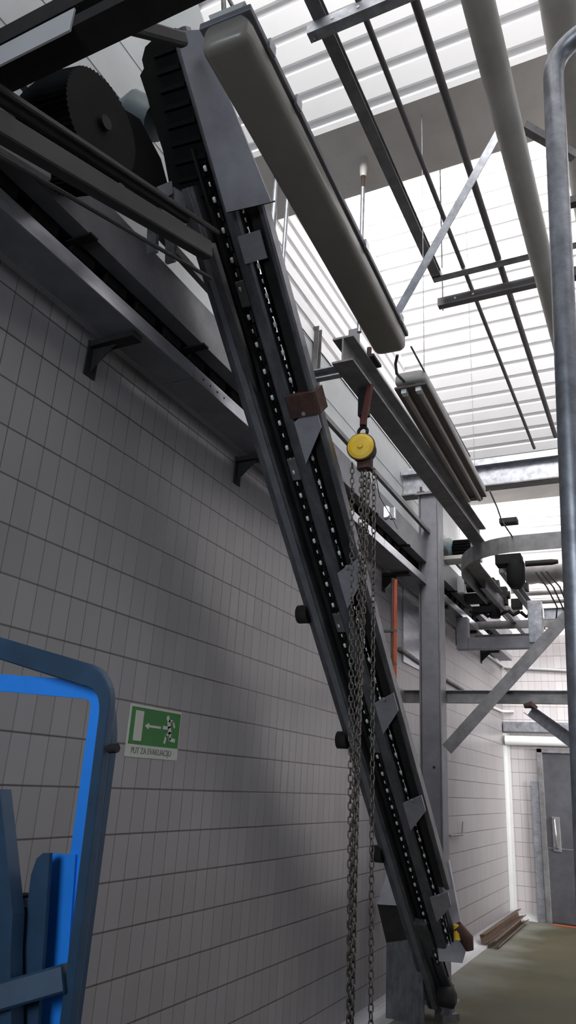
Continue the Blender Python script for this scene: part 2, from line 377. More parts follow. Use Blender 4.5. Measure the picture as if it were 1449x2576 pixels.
# cover sheet over the head
co4 = [at(*q_, c=CE-.13) for q_ in ((447, 92), (458, 78), (510, 75), (684, 508), (572, 534))]; nc = len(co4)
cs = MB().add(co4+[p_+NN*.012 for p_ in co4], [tuple(range(nc)), tuple(range(nc, 2*nc))[::-1]]+[(i, nc+i, nc+(i+1) % nc, (i+1) % nc) for i in range(nc)])
cs.build('cover_sheet', 'plate', el)
MB().bar(co4[4]-NN*.02, co4[3]-NN*.02, .008, .05, NN.cross(co4[3]-co4[4])).build('cover_lip', 'dark', el)
hp = [at(*q_, c=CE+.06) for q_ in ((392, 92), (365, 118), (357, 150), (362, 172), (352, 190), (372, 250), (384, 300), (410, 380), (425, 460), (445, 540), (520, 600), (575, 590), (560, 420), (470, 90), (440, 70))]; nh = len(hp)
MB().add(hp+[p_-NN*.18 for p_ in hp], [tuple(range(nh)), tuple(range(nh, 2*nh))[::-1]]+[(i, nh+i, nh+(i+1) % nh, (i+1) % nh) for i in range(nh)]).build('head_housing', 'black', el)
for k in range(9):
    a = at(385+9*k, 140+45*k, c=CE+.05); b = at(440+13*k, 120+45*k, c=CE+.05); MB().bar(a, b, .02, .02, NN).build('belt_rib', 'black', el)
# foot
ft = at(1125, 2490, c=CE)
MB().tube([V((ft.x-.08, ft.y, .20)), V((ft.x-.06, ft.y, .20)), V((ft.x+.05, ft.y, .20)), V((ft.x+.07, ft.y, .20))], [.05, .075, .075, .04], 16).build('foot_shaft_bearing', 'dark', el)
fa = MB()
fa.bar(EL(-1.86, 6.25, .02), V((-1.84, 7.03, .16)), .12, .05, (1, 0, 0), .01); fa.bar(V((-1.90, 6.9, .02)), V((-1.80, 7.05, .02)), .1, .06); fa.bar(V((-1.84, 7.0, .0)), V((-1.84, 7.0, .25)), .07, .09)
fa.build('foot_arm', 'rail', el)
# sheet hood at the lower right with cable gland
q = [at(*q_, y=6.40) for q_ in ((1128, 2165), (1160, 2330), (1180, 2365), (1163, 2423), (1104, 2418), (1088, 2240))]
hd = MB(); nq = len(q); hd.add(q+[p+V((-.02, .12, 0)) for p in q], [tuple(range(nq)), tuple(range(nq, 2*nq))[::-1]]+[(i, nq+i, nq+(i+1) % nq, (i+1) % nq) for i in range(nq)])
hd.build('foot_hood', 'plate', el)
g = at(1163, 2345, y=6.33)
MB().tube([g+V((-.04, -.02, .04)), g+V((.03, .02, -.05)), g+V((.05, .02, -.12))], [.045, .055, .03], 10).build('terminal_box', 'rust', el)
g = at(1150, 2345, y=6.30)
MB().tube([g+V((0, 0, .05)), g+V((0, 0, -.05))], .028, 8).build('gland', 'yellow', el)
# rusty band round the right rail
p = at(765, 1012, c=CE)
MB().bar(EL(-1.62, p.y-.045, .0), EL(-1.62, p.y+.045, .0), .19, .14, (1, 0, 0), .01).build('rusty_clamp', 'rust', el)
gg = thing('foot_guard', 'dark grey folded sheet steel guard standing on the floor behind the elevator foot', 'machine guard', (-2.2, 6.72, 0))
def plate3(pix, y, th, m, nm, par):
    ps = [at(*q_, y=y) for q_ in pix]; n_ = len(ps)
    for p_ in ps: p_.z = max(p_.z, .0)
    return MB().add(ps+[p_+V((0, th, 0)) for p_ in ps], [tuple(range(n_)), tuple(range(n_, 2*n_))[::-1]]+[(i, n_+i, n_+(i+1) % n_, (i+1) % n_) for i in range(n_)]).build(nm, m, par)
plate3([(972, 2372), (970, 2580), (1066, 2590), (1062, 2360)], 6.70, .03, 'rail', 'lower_panel', gg)
plate3([(949, 2275), (972, 2372), (1062, 2372), (1050, 2275)], 6.74, .03, 'dark', 'middle_panel', gg)
plate3([(949, 2275), (978, 2180), (1010, 2180), (1035, 2280)], 6.70, .03, 'plate', 'upper_panel', gg)

# ================================================================== HORIZONTAL CONVEYOR ALONG THE WALL
hc = thing('wall_conveyor', 'long grey steel conveyor trough running along the tiled wall under the roof', 'conveyor', (-2.2, 6, 4.0))
MB().prof((-2.14, -1.5, 4.15), (-2.14, 12.4, 4.15), Cpoly(.09, .24, .012), (-1, 0, 0)).build('side_channel', 'steel', hc)
MB().prof((-2.33, -1.5, 4.15), (-2.33, 12.4, 4.15), Cpoly(.05, .24, .012), (1, 0, 0)).build('rear_channel', 'steel', hc)
MB().box((-2.30, -1.5, 4.05), (-2.19, 12.4, 4.06)).build('trough_floor', 'dark', hc)
MB().prof((-2.06, -1.5, 4.40), (-2.06, 12.4, 4.40), Lpoly(-.06, .05, .008), (1, 0, 0)).build('upper_angle', 'galv_dull', hc)
sl0 = None
for k in range(46):
    y = 1.0+k*.245
    if sl0 is None: sl0 = MB().box((-2.27, y, 3.99), (-2.21, y+.15, 4.045)).build('conveyor_slat', 'dark', hc)
    else: o = sl0.copy(); C.objects.link(o); o.parent = hc; o.location.y += k*.245
st0 = None
for k in range(12):
    if st0 is None: st0 = MB().box((-2.38, 1.0, 4.02), (-2.08, 1.05, 4.03)).build('cross_strap', 'dark', hc)
    else: o = st0.copy(); C.objects.link(o); o.parent = hc; o.location.y += k*.95
# drip tray shelf under it on wall brackets
sh = thing('drip_tray', 'wide grey sheet metal drip tray under the wall conveyor, upturned front edge', 'tray', (-2.25, 6, 3.79))
for k, (a, b) in enumerate(((-1.5, 2.86), (2.865, 6.0), (6.005, 9.6), (9.605, 12.3))):
    MB().prof((-2.30, a, 3.795), (-2.30, b, 3.795), [(0, 0), (.20, 0), (.20, .008), (0, .008)], (1, 0, 0)).build('tray_sheet', 'steel', sh)
    MB().box((-2.105, a, 3.79), (-2.098, b, 3.865)).build('front_lip', 'stainless', sh)
MB().box((-2.39, -1.5, 3.83), (-2.30, 12.3, 3.84)).build('rear_ledge', 'plate', sh)
hs = MB()
p = at(505, 970, x=-2.097)
for k in range(4): hs.tube([(-2.099, p.y+.02+k*.075, 3.83), (-2.0965, p.y+.02+k*.075, 3.83)], .007, 8)
hs.build('lip_bolt', 'dark', sh)
pb = None
for i, y in enumerate((.9, 2.40, 3.88, 5.35, 6.85, 8.35, 9.85, 11.35)):
    if pb is None:
        pb = MB(); pb.box((-2.399, y-.04, 3.60), (-2.39, y+.04, 3.79)).box((-2.39, y-.035, 3.755), (-2.12, y+.035, 3.785))
        pb.add([(-2.39, y-.004, 3.62), (-2.39, y-.004, 3.76), (-2.24, y-.004, 3.76), (-2.39, y+.004, 3.64), (-2.39, y+.004, 3.76), (-2.24, y+.004, 3.76)], [(0,1,2),(5,4,3),(0,3,4,1),(1,4,5,2),(2,5,3,0)])
        pb = tag(pb.build('shelf_bracket', 'dark'), 'dark steel wall bracket holding up the drip tray', 'bracket', 'wall brackets under the drip tray'); BR = [pb]
    else:
        o = pb.copy(); C.objects.link(o); o.location.y += y-.9; BR.append(o)
bl = ['at the left edge of the photo', 'left of the elevator, high up', 'directly left of the elevator rail', 'behind the hanging chains', 'above the orange pipe', 'beyond the box column', 'below the curved track', 'nearest the back wall']
for o, t in zip(BR, bl): o['label'] = 'dark steel wall bracket under the drip tray, '+t

# ================================================================== STEEL: column, beams, hoist rail
YC = 7.45
a_ = at(1062, 1270, y=YC); b_ = at(1104, 1270, y=YC); xc = (at(1062, 1400, y=YC).x+at(1108, 1400, y=YC).x)/2
col = thing('steel_column', 'grey boxed steel column standing beside the tiled wall', 'column', (xc, YC, 0))
ztop = 4.80
MB().bar((xc, YC, .02), (xc, YC, ztop), .20, .17, (1, 0, 0), .012).build('shaft', 'steel', col)
for s_ in (-1, 1): MB().box((xc+s_*.104-.006, YC-.10, .02), (xc+s_*.104+.006, YC+.1, ztop)).build('flange', 'steel', col)
MB().box((xc-.17, YC-.15, 0), (xc+.17, YC+.15, .02)).build('base_plate', 'steel', col)
MB().box((xc-.14, YC-.13, ztop), (xc+.14, YC+.13, ztop+.015)).build('cap_plate', 'steel', col)
for px, py in ((1092, 1930), (1100, 2108), (1101, 2133)):
    p = at(px, py, y=YC-.086); MB().tube([p+V((0, .005, 0)), p+V((0, -.012, 0))], .012, 6).build('bolt', 'dark', col)
# cross girder on the column
zb = 4.83; kk = 7.45
cg = thing('cross_girder', 'galvanised steel girder crossing the hall on top of the grey column', 'girder', (1, YC, zb))
g1 = at(1300, 1165, y=YC); g2 = at(1300, 1235, y=YC); zt_ = at(1300, 1143, y=YC-.08).z
MB().box((-2.38, YC-.08, zb), (5.9, YC+.08, zb+.014)).build('bottom_flange', 'galv_dull', cg)
MB().box((-2.38, YC-.005, zb+.014), (5.9, YC+.005, zt_-.07)).build('web', 'galv', cg)
MB().prof((-2.38, YC, zt_-.035), (5.9, YC, zt_-.035), Cpoly(.16, .07, .01), (0, 1, 0)).build('top_channel', 'galv', cg)
for px, py in ((990, 1240), (1060, 1225)):
    p = at(px, py, y=YC-.03); MB().box((p.x-.04, YC-.07, zb+.014), (p.x+.04, YC+.0, zb+.03)).tube([(p.x, YC-.045, zb-.03), (p.x, YC-.045, zb+.09)], .014, 6).build('clamp_bolt', 'rust', cg)
# hoist rail (I-beam) along the hall
YH = 3.7; hx = at(912, 1130, y=YH).x
zr = 4.03
ir = thing('hoist_rail', 'dark steel I-beam hoist rail running into the hall, cut end above the yellow hoist', 'beam', (hx, 6, zr))
MB().prof((hx-.005, 3.36, zr+.085), (hx-.005, 6.93, zr+.085), Ipoly(.13, .17, .012, .010), (1, 0, 0)).build('beam', 'galv_dull', ir)
hp_ = at(892, 855, y=3.7)
MB().box((hx-.10, 3.62, zr+.172), (hx+.09, 3.76, zr+.19)).build('clamp_plate', 'dark', ir)
MB().box((hp_.x-.035, 3.68, zr+.19), (hp_.x+.035, 3.70, hp_.z+.07)).build('hanger_plate', 'steel', ir)
for s_ in (-.035, .045): MB().tube([(hx+s_, 3.66, zr+.19), (hx+s_, 3.66, zr+.26)], .016, 6).build('clamp_bolt', 'rust', ir)
p = at(800, 915, y=3.95)
tag(MB().prof((-2.38, 3.80, zr+.23), (hx-.09, 3.80, zr+.23), Cpoly(.05, .07, .008), (0, -1, 0)).build('stub_beam', 'galv'), 'short galvanised cross beam holding the near end of the hoist rail', 'beam')

# ================================================================== CHAIN HOIST
ho = thing('chain_hoist', 'yellow hand chain hoist hanging on its hook below the dark I-beam rail', 'chain hoist', at(912, 1130, y=YH))
hc0 = at(912, 1130, y=YH); ax = V((.12, -1, -.05)).normalized()
R_h = .075
def disc(c, ax, prof_, seg=32):
    mb = MB(); u_ = ax.orthogonal().normalized(); v_ = ax.cross(u_)
    vs = []; n_ = len(prof_)
    for a, r in prof_:
        for k in range(seg):
            t = 2*math.pi*k/seg; vs.append(c+ax*a+(u_*math.cos(t)+v_*math.sin(t))*r)
    fs = [(i*seg+k, i*seg+(k+1) % seg, (i+1)*seg+(k+1) % seg, (i+1)*seg+k) for i in range(n_-1) for k in range(seg)]
    fs += [tuple(range(seg))[::-1], tuple(range((n_-1)*seg, n_*seg))]
    return mb.add(vs, fs, False)
disc(hc0, ax, [(-.05, .066), (-.045, .075), (.03, .079), (.034, .086), (.042, .086)]).build('rim', 'rust', ho)
disc(hc0, ax, [(.038, .081), (.050, .079), (.056, .060), (.058, .018), (.066, .016), (.066, .006)]).build('hand_wheel_cover', 'yellow', ho, .001)
for a in (0, 2.1, 4.2):
    pass
MB().bar(hc0+V((.01, .02, -.055)), hc0+V((.01, .02, -.125)), .085, .07, (1, 0, 0), .015).build('lower_guard', 'rust', ho)
def ringpath(c, r, u_, v_, a0=0, a1=2*math.pi, n=20): return [c+(u_*math.cos(a0+(a1-a0)*k/n)+v_*math.sin(a0+(a1-a0)*k/n))*r for k in range(n+1)]
hk = hc0+V((0, .0, .115))
MB().tube(ringpath(hk, .028, V((1, 0, 0)), V((0, 0, 1)), -.5, 5.0), [.010]*18+[.008, .006, .004], 8).build('suspension_hook', 'dark', ho)
zt2 = zr-hk.z
MB().box((hk.x-.018, hk.y-.012, hk.z+.03), (hk.x+.022, hk.y+.012, hk.z+.12)).box((hk.x-.028, hk.y-.025, hk.z+.10), (hk.x+.035, hk.y+.025, zr)).build('trolley_block', 'dark', ho, .004)
MB().prof((hk.x+.010, hk.y-.03, hk.z+.03), (hk.x+.055, hk.y-.03, zr+.01), [(-.018, -.008), (.018, -.008), (.018, .008), (-.018, .008)], (1, 0, 0)).build('red_latch', 'redst', ho)
def link_mesh(mb, c, d, s_, Lk=.040, w_=.012, r=.0038):
    d = d.normalized(); pts = []
    for k in range(6): t = math.pi*k/5; pts.append(c+d*(Lk/2-w_)+d*math.sin(t)*w_+s_*math.cos(t)*w_)
    for k in range(6): t = math.pi+math.pi*k/5; pts.append(c-d*(Lk/2-w_)+d*math.sin(t)*w_+s_*math.cos(t)*w_)
    mb.tube(pts, r, 5, closed=True)
def chain(name, pts, Lk=.040, w_=.011, r=.0036, m='chain', rot=0, parent=None):
    mb = MB(); pitch = Lk-2*r; seg = []; 
    pts = [V(p) for p in pts]; i = 0; pos = pts[0].copy(); tgt = 1; k = 0; tot = 0
    L_ = [0]
    for a, b in zip(pts, pts[1:]): L_.append(L_[-1]+(b-a).length)
    s_ = pitch/2
    while s_ < L_[-1]:
        j = max(i for i in range(len(L_)) if L_[i] <= s_); j = min(j, len(pts)-2)
        d = (pts[j+1]-pts[j]).normalized(); c = pts[j]+d*(s_-L_[j])
        b0 = d.orthogonal().normalized() if abs(d.z) < .9 else V((math.cos(rot), math.sin(rot), 0))
        b0 = (b0-d*b0.dot(d)).normalized(); b1 = d.cross(b0)
        link_mesh(mb, c, d, b0 if k % 2 else b1, Lk, w_, r); s_ += pitch; k += 1
    return mb.build(name, m, parent)
def strand(name, px0, py0, px1, py1, dy=0, **kw):
    a = at(px0, py0, y=YH+dy); b = at(px1, py1, y=YH+dy); b.x = a.x+(b.x-a.x)*.9
    return chain(name, [a, b], parent=ho, **kw)
zend = .12
def hang(name, px, py, z_end, drift=0, dy=0, **kw):
    a = at(px, py, y=YH+dy); return chain(name, [a, V((a.x+drift, a.y, z_end))], parent=ho, **kw)
hang('hand_chain', 886, 1165, .12, .075, .0, rot=.2)
hang('load_chain', 910, 1188, .10, .0, -.03, rot=.5, r=.0042)
hang('load_chain', 918, 1185, .08, -.01, .0, rot=1.0, r=.0042)
hang('load_chain', 928, 1190, .95, -.05, -.03, rot=.0, r=.0042)
hang('hand_chain', 941, 1180, .08, .035, .0, rot=.9)

# ================================================================== OVERHEAD LIGHTS
def rr(w_, h_, r, n=4):
    pts = []
    for cx, cz, a0 in ((w_/2-r, h_/2-r, 0), (-w_/2+r, h_/2-r, math.pi/2), (-w_/2+r, -h_/2+r, math.pi), (w_/2-r, -h_/2+r, 1.5*math.pi)):
        for k in range(n+1): a = a0+math.pi/2*k/n; pts.append((cx+r*math.cos(a), cz+r*math.sin(a)))
    return pts
ZL = 3.72
pa = (at(505, 130, z=ZL)+at(615, 85, z=ZL))/2; pb_ = (at(945, 893, z=ZL)+at(1022, 888, z=ZL))/2
dv = (pb_-pa).normalized(); wdt = .155
l1 = thing('fluorescent_light', 'large ivory covered strip light hanging in the foreground under the roof', 'light fitting', (pa+pb_)/2+V((0, 0, .1)))
zc = V((0, 0, .045))
def hull(a, b, w_, h_, r, taper=.8, e=.03):
    mb = MB(); d = (b-a).normalized(); st = []
    P_ = rr(w_, h_, r); n_ = len(P_); sd = V((1, 0, 0)); sd = (sd-d*sd.dot(d)).normalized(); o = V((0, 0, 1))
    for c, s_ in ((a, .82), (a+d*e*.4, .95), (a+d*e, 1), (b-d*e, 1), (b-d*e*.4, .95), (b, .82)):
        st.append([c+sd*(u_*s_)+o*(v_*(s_ if v_ < 0 else 1)) for u_, v_ in P_])
    vs = [p for r_ in st for p in r_]
    fs = [(i*n_+k, i*n_+(k+1) % n_, (i+1)*n_+(k+1) % n_, (i+1)*n_+k) for i in range(5) for k in range(n_)]
    fs += [tuple(range(n_))[::-1], tuple(range(5*n_, 6*n_))]
    return mb.add(vs, fs, True)
hull(pa+zc, pb_+zc, wdt, .09, .028).build('diffuser_cover', 'lamp', l1)
MB().prof(pa+V((0, -.005, .10)), pb_+V((0, .01, .10)), [(-wdt/2-.006, -.012), (wdt/2+.006, -.012), (wdt/2+.006, .012), (-wdt/2-.006, .012)], (1, 0, 0)).build('housing', 'steel', l1, .003)
MB().prof(pa+V((0, 0, .125)), pb_+V((0, 0, .125)), [(-.06, -.015), (.06, -.015), (.045, .03), (-.045, .03)], (1, 0, 0)).build('top_tray', 'lampb', l1)
t0 = at(565, 60, z=ZL+.13)
MB().tube([t0, at(562, 0, z=ZL+.32), at(560, -120, z=ZL+.8)], .008, 8).build('feed_cable', 'tubed', l1)
MB().tube([at(600, 45, z=ZL+.13), at(572, -10, z=ZL+.36), at(545, -120, z=ZL+.8)], .006, 8).build('feed_cable', 'tubed', l1)
for t in (.08, .2, .62, .93):
    c = pa+(pb_-pa)*t+V((wdt/2+.008, 0, .10)); MB().box(c-V((.004, .018, .02)), c+V((.006, .018, .02))).build('clip', 'stainless', l1)
# second, open fitting
pa2 = (at(990, 992, z=ZL)+at(1072, 966, z=ZL))/2; pb2 = (at(1163, 1268, z=ZL)+at(1226, 1256, z=ZL))/2
l2 = thing('fluorescent_light', 'open twin tube strip light farther along, seen between hoist rail and pipes', 'light fitting', (pa2+pb2)/2+V((0, 0, .1)))
hull(pa2+V((0, 0, .075)), pb2+V((0, 0, .075)), .17, .06, .02).build('housing', 'lampb', l2)
MB().prof(pa2+V((0, .012, .035)), pb2+V((0, -.012, .035)), [(-.088, 0), (.088, 0), (.088, .014), (-.088, .014)], (1, 0, 0)).build('rim', 'reflector', l2, .004)
for s_ in (-.04, .038):
    o_ = V((s_, 0, .012)); MB().tube([pa2+o_+V((0, .06, 0)), pb2+o_+V((0, -.005, 0))], .0165, 12).build('fluorescent_tube', 'tube', l2)
    MB().box(pa2+o_+V((-.014, .025, -.014)), pa2+o_+V((.014, .062, .03))).build('lamp_holder', 'roller', l2)
MB().box(pb2+V((-.06, -.03, .005)), pb2+V((.06, -.005, .03))).build('end_block', 'reflector', l2)
for c in (pa2+V((.05, .10, .10)), pb2+V((.04, -.15, .10))):
    MB().tube([c, V((c.x, c.y, min(10.876-.81*c.y+EYE, 9.5)))], .0022, 6).build('suspension_wire', 'galv', l2)
j0 = at(1000, 893, z=ZL+.05); j1 = at(1025, 968, z=ZL+.07)
cab = [j0, j0+V((-.005, .06, -.03)), (j0+j1)/2+V((-.03, -.03, .0)), j1+V((-.01, -.06, .03)), j1]
tag(MB().tube([cab[0], at(995, 915, z=ZL+.03), at(998, 940, z=ZL+.03), at(1015, 958, z=ZL+.05), j1], .0075, 8).build('lamp_link_cable', 'tubed'), 'short grey curved cable linking the covered light to the open twin light', 'cable')
wa, wb = at(1034, 872, z=ZL+.10), at(1182, 1148, z=ZL+.10)
MB().tube([wa, wb], .005, 6).tube([wa+(wb-wa)*.33, at(1066, 966, z=ZL+.10)], .005, 6).build('stay_wire', 'tubed', l2)
tag(MB().tube([at(1232, 1235, z=4.0), at(1250, 1275, z=4.0), at(1262, 1310, z=4.0), at(1290, 1352, y=6.65)], .007, 6).build('hanging_cable', 'tubed'), 'dark cable sagging from the open light end to the curved track', 'cable')

# ================================================================== PIPES OVERHEAD
def ypipe(name, px, py, z, r, ya, yb, m, label, cat='pipe', poly=None):
    p = at(px, py, z=z)
    mb = MB()
    if poly: mb.prof((p.x, ya, z), (p.x, yb, z), poly, (1, 0, 0))
    else: mb.tube([(p.x, ya, z), (p.x, yb, z)], r, 20)
    return tag(mb.build(name, m), label, cat)
ypipe('plastic_pipe', 1300, 400, 4.5, .058, .6, 8.6, 'pipe', 'thick grey plastic pipe running overhead, left of the bent galvanised tube')
ypipe('plastic_pipe', 1415, 60, 5.25, .088, .6, 8.8, 'pipe', 'thick grey plastic pipe at the upper right, partly behind the bent galvanised tube')
ypipe('conduit', 1195, 470, 4.95, .020, 1.2, 6.65, 'tubed', 'dark round conduit overhead, nearest the thick plastic pipe')
ypipe('conduit', 1086, 470, 4.95, .014, 1.2, 6.85, 'tubed', 'thinner dark conduit overhead, beside the cable channel')
cz = 4.95; cp1 = at(1098, 690, z=cz); cp0 = at(962, 370, z=cz)
ch = thing('cable_channel', 'grey steel cable channel overhead that turns square to the right at its end', 'cable channel', (cp1.x, 2.6, cz))
MB().prof((cp1.x, 1.2, cz), (cp1.x, cp1.y, cz), Cpoly(.06, .05, .006), (1, 0, 0)).build('long_run', 'galv_dull', ch)
MB().prof((cp1.x-.03, cp1.y+.02, cz), (5.0, cp1.y+.02, cz), [(-.03,-.025),(.03,-.025),(.03,.03),(-.03,.03)], (0, 1, 0)).build('cross_run', 'galv', ch)
# suspended strut rails on threaded rods
def strut(px, py, z, rodpx, label, m='galv', xr=4.5, h_=.06, w_=.05):
    p = at(px, py, z=z); t = thing('strut_rail', label, 'support rail', (p.x, p.y, z))
    MB().prof((p.x, p.y, z), (xr, p.y, z), Cpoly(w_, h_, .005), (0, 1, 0)).build('channel', m, t)
    zz = 6.59-.81*p.y+EYE if p.y < 3.2 else 10.876-.81*p.y+EYE
    if 3.2 < p.y < 3.9: zz = 5.715
    MB().tube([(p.x+.03, p.y, z-.06), (p.x+.03, p.y, zz)], .005, 6).build('threaded_rod', 'tubed', t)
    for k in range(2): MB().tube([(p.x+.12+.12*k, p.y-w_/2-.003, z+.0), (p.x+.12+.12*k, p.y-w_/2, z)], .008, 8).build('bolt_head', 'roller', t)
    return t
strut(778, 85, 4.87, 0, 'bright galvanised strut rail hung across the pipes near the top of the photo')
strut(1103, 765, 4.87, 0, 'dull dark strut rail on a thin rod, hung across the conduits in the middle', 'tubed')
# diagonal galvanised brace
ba, bb = at(1000, 790, y=3.1), at(1262, 325, y=2.95)
tag(MB().prof(ba, bb, [(-.02,-.016),(.02,-.016),(.02,-.008),(-.012,-.008),(-.012,.03),(-.02,.03)], (1, 0, .4)).build('diagonal_brace', 'galv'), 'spangled galvanised angle brace slanting up behind the covered light', 'brace')
tag(MB().prof(at(1318, 318, z=5.0), at(1449, 395, z=4.9), Lpoly(.05, .04, .006), (0, 1, 0)).build('short_angle', 'galv_dull'), 'short dark angle iron crossing behind the bent galvanised tube', 'angle iron')
# roof hanger conduit with gland
gt = at(915, 400, z=5.715); gb_ = at(907, 850, y=gt.y)
hg = thing('hanger_pipe', 'thin vertical hanger pipe with a stepped socket under the cream beam', 'hanger', (gt.x, gt.y, gb_.z))
MB().tube([(gt.x, gt.y, 5.715), (gt.x, gt.y, 5.60), (gt.x, gt.y, 5.56)], [.028, .026, .020], 12).build('socket', 'pipe', hg)
MB().tube([(gt.x, gt.y, 5.56), (gt.x, gt.y, 5.46)], .013, 10).build('rusty_sleeve', 'rust', hg)
MB().tube([(gt.x, gt.y, 5.47), (gt.x, gt.y, 4.35)], .014, 10).build('rod', 'galv', hg)
# bent galvanised tube at the right
def bend(pts, rad, n=8):
    out = [V(pts[0])]
    for a, b, c in zip(pts, pts[1:], pts[2:]):
        a, b, c = V(a), V(b), V(c); u_ = (a-b).normalized(); v_ = (c-b).normalized()
        p_, q_ = b+u_*rad, b+v_*rad
        for k in range(n+1):
            t = k/n; out.append(p_*(1-t)**2+b*2*t*(1-t)+q_*t*t)
    out.append(V(pts[-1])); return out
YT = 2.15
tp = at(1392, 160, y=YT); tm = at(1462, 1700, y=YT)
tb = V((tm.x+(tm.x-tp.x)/(tm.z-tp.z)*(0-tm.z), YT, 0))
tag(MB().tube(bend([tb, V((tp.x, YT, tp.z+.06)), V((tp.x+.9, YT-.25, tp.z+.10))], .13), .036, 20).build('bent_tube', 'galv'), 'thick galvanised tube standing at the right edge and bent over at its top', 'tube')
for px, py, nm in ((1449, 515, 0), (1449, 700, 1)):
    p = at(1415, py, y=2.75)
    tag(MB().prof((p.x, 2.75, p.z), (p.x+1.2, 2.75, p.z), Lpoly(.04, .035, .006), (0, 1, 0)).build('side_angle', 'tubed'), 'dark angle iron stub right of the bent tube, %s of two' % ('upper' if nm == 0 else 'lower'), 'angle iron')

# ================================================================== FRAME RIGHT OF COLUMN
tag(MB().prof(at(1003, 1752, y=YC+.12), at(1449, 1757, y=YC+.12)+V((3, 0, 0)), Cpoly(.05, .125, .008), (0, -1, 0)).build('horizontal_rail', 'galv_dull'), 'level steel channel running right from the column at head height', 'rail')
tag(MB().bar(at(1124, 1885, y=YC-.13), at(1449, 1525, y=YC-.16), .012, .115, (0, 1, 0)).build('flat_brace', 'galv_dull'), 'flat steel brace slanting up to the right from the column', 'brace')
c1, c2_ = at(1330, 1785, y=7.2), at(1460, 1880, y=6.2)
sb = thing('slanted_channel', 'short steel channel slanting down right with a rusty end under the level rail', 'channel', c1)
MB().prof(c1, c2_, Cpoly(.05, .10, .006), (0, -1, 0)).build('channel', 'galv', sb)
MB().tube([c1+V((-.04, 0, .03)), c1+V((.02, 0, .045)), c1+V((.07, 0, .01))], [.02, .035, .02], 8).build('rusty_joint', 'rust', sb)

# curved overhead track
za = 3.985
ct = thing('curved_track', 'wide steel overhead track that curves round to the right above the frame', 'track', (-1.3, 7.8, za))
cpts = [V((-1.70, 8.6, za)), V((-1.70, 7.9, za))]
for k in range(13):
    t = math.pi/2*k/12; cpts.append(V((-1.02-.68*math.cos(t), 7.5-.85*math.sin(t), za)))
cpts.append(V((4.5, 6.62, za)))
def tside(i):
    a = cpts[max(i-1, 0)]; b = cpts[min(i+1, len(cpts)-1)]; t = (b-a).normalized(); return V((t.y, -t.x, 0))
MB().sweep(cpts, [(-.03,-.01),(.03,-.01),(.03,.145),(.02,.145),(.02,.0),(-.03,.0)], tside).build('outer_band', 'galv_dull', ct)
MB().sweep([p+V((0, 0, 0)) for p in cpts], [(-.16,0),(.0,0),(.0,.012),(-.16,.012)], tside).build('under_plate', 'galv_dull', ct)
MB().prof((-1.36, 7.6, za), (-1.36, 10.6, za-.0), Cpoly(.06, .12, .008), (1, 0, 0)).build('far_run', 'steel', ct)
MB().prof((-1.64, 8.0, za-.05), (-1.64, 11.6, za-.05), Cpoly(.06, .12, .008), (-1, 0, 0)).build('far_run', 'steel', ct)
c_ = at(1280, 1360, y=6.66); MB().box((c_.x-.07, 6.60, 4.12), (c_.x+.09, 6.70, 4.17)).build('junction_box', 'dark', ct, .005)
mo = thing('turn_gearbox', 'dark oily gearbox hanging under the curved track', 'gearbox', at(1300, 1425, y=7.75))
g0 = at(1297, 1432, y=7.55)
MB().tube([g0+V((0, 0, .12)), g0+V((0, 0, .05)), g0+V((0, 0, -.14)), g0+V((0, 0, -.2))], [.07, .095, .09, .05], 16).build('casing', 'black', mo)
MB().box(g0+V((-.19, -.08, .04)), g0+V((.07, .08, .15))).build('gear_box_body', 'black', mo, .01)
MB().tube([g0+V((.1, 0, .05)), g0+V((.36, 0, .05)), g0+V((.42, 0, .05))], [.03, .03, .02], 12).build('shaft_end', 'dark', mo)
for k in range(3):
    MB().tube([g0+V((.2+.05*k, -.02, -.05)), g0+V((.3+.06*k, -.03, -.22)), g0+V((.38+.05*k, -.02, -.42)), g0+V((.36+.1*k, 0, -.55))], .008, 6).build('lever_rod', 'dark', mo)
# drive unit with dark rollers between the tracks
du = thing('drive_unit', 'dark roller drive unit between two pale bracket plates beyond the column', 'drive unit', at(1220, 1480, y=9.0))
for (xa, xb, ya_, yb_, y_) in ((1148, 1168, 1452, 1490, 8.7), (1205, 1222, 1448, 1490, 8.8), (1283, 1303, 1462, 1492, 9.1)):
    a, b = at(xa, ya_, y=y_), at(xb, yb_, y=y_)
    MB().box((a.x, y_, b.z), (b.x, y_+.02, a.z)).tube([((a.x+b.x)/2, y_-.004, a.z-.05), ((a.x+b.x)/2, y_, a.z-.05)], .012, 8).build('bracket_plate', 'cove', du)
a, b = at(1150, 1450, y=8.75), at(1215, 1456, y=8.75)
MB().box((a.x, 8.75, b.z), (b.x, 8.95, a.z)).build('bracket_top', 'cove', du)
for i, (px, py, r, hw) in enumerate(((1215, 1475, .07, .20), (1225, 1500, .05, .28), (1240, 1510, .075, .16))):
    c = at(px, py, y=9.1); MB().tube([c-V((hw, 0, 0)), c+V((hw, 0, 0))], r, 14).build('roller', 'dark', du)
c = at(1245, 1530, y=9.1); MB().tube([c+V((0, 0, .12)), c+V((0, 0, -.12))], .065, 14).build('motor_can', 'black', du)
for (px, py, a1, b1, c1_) in ((1196, 1508, .12, .05, .05), (1225, 1468, .10, .06, .06), (1262, 1500, .07, .06, .11), (1300, 1520, .06, .05, .06), (1215, 1535, .12, .04, .04), (1310, 1478, .09, .05, .05)):
    c = at(px, py, y=9.1); MB().box((c.x-a1, 9.04, c.z-c1_), (c.x+a1, 9.16, c.z+c1_)).build('gear_housing', 'black' if px % 2 else 'dark', du, .006)
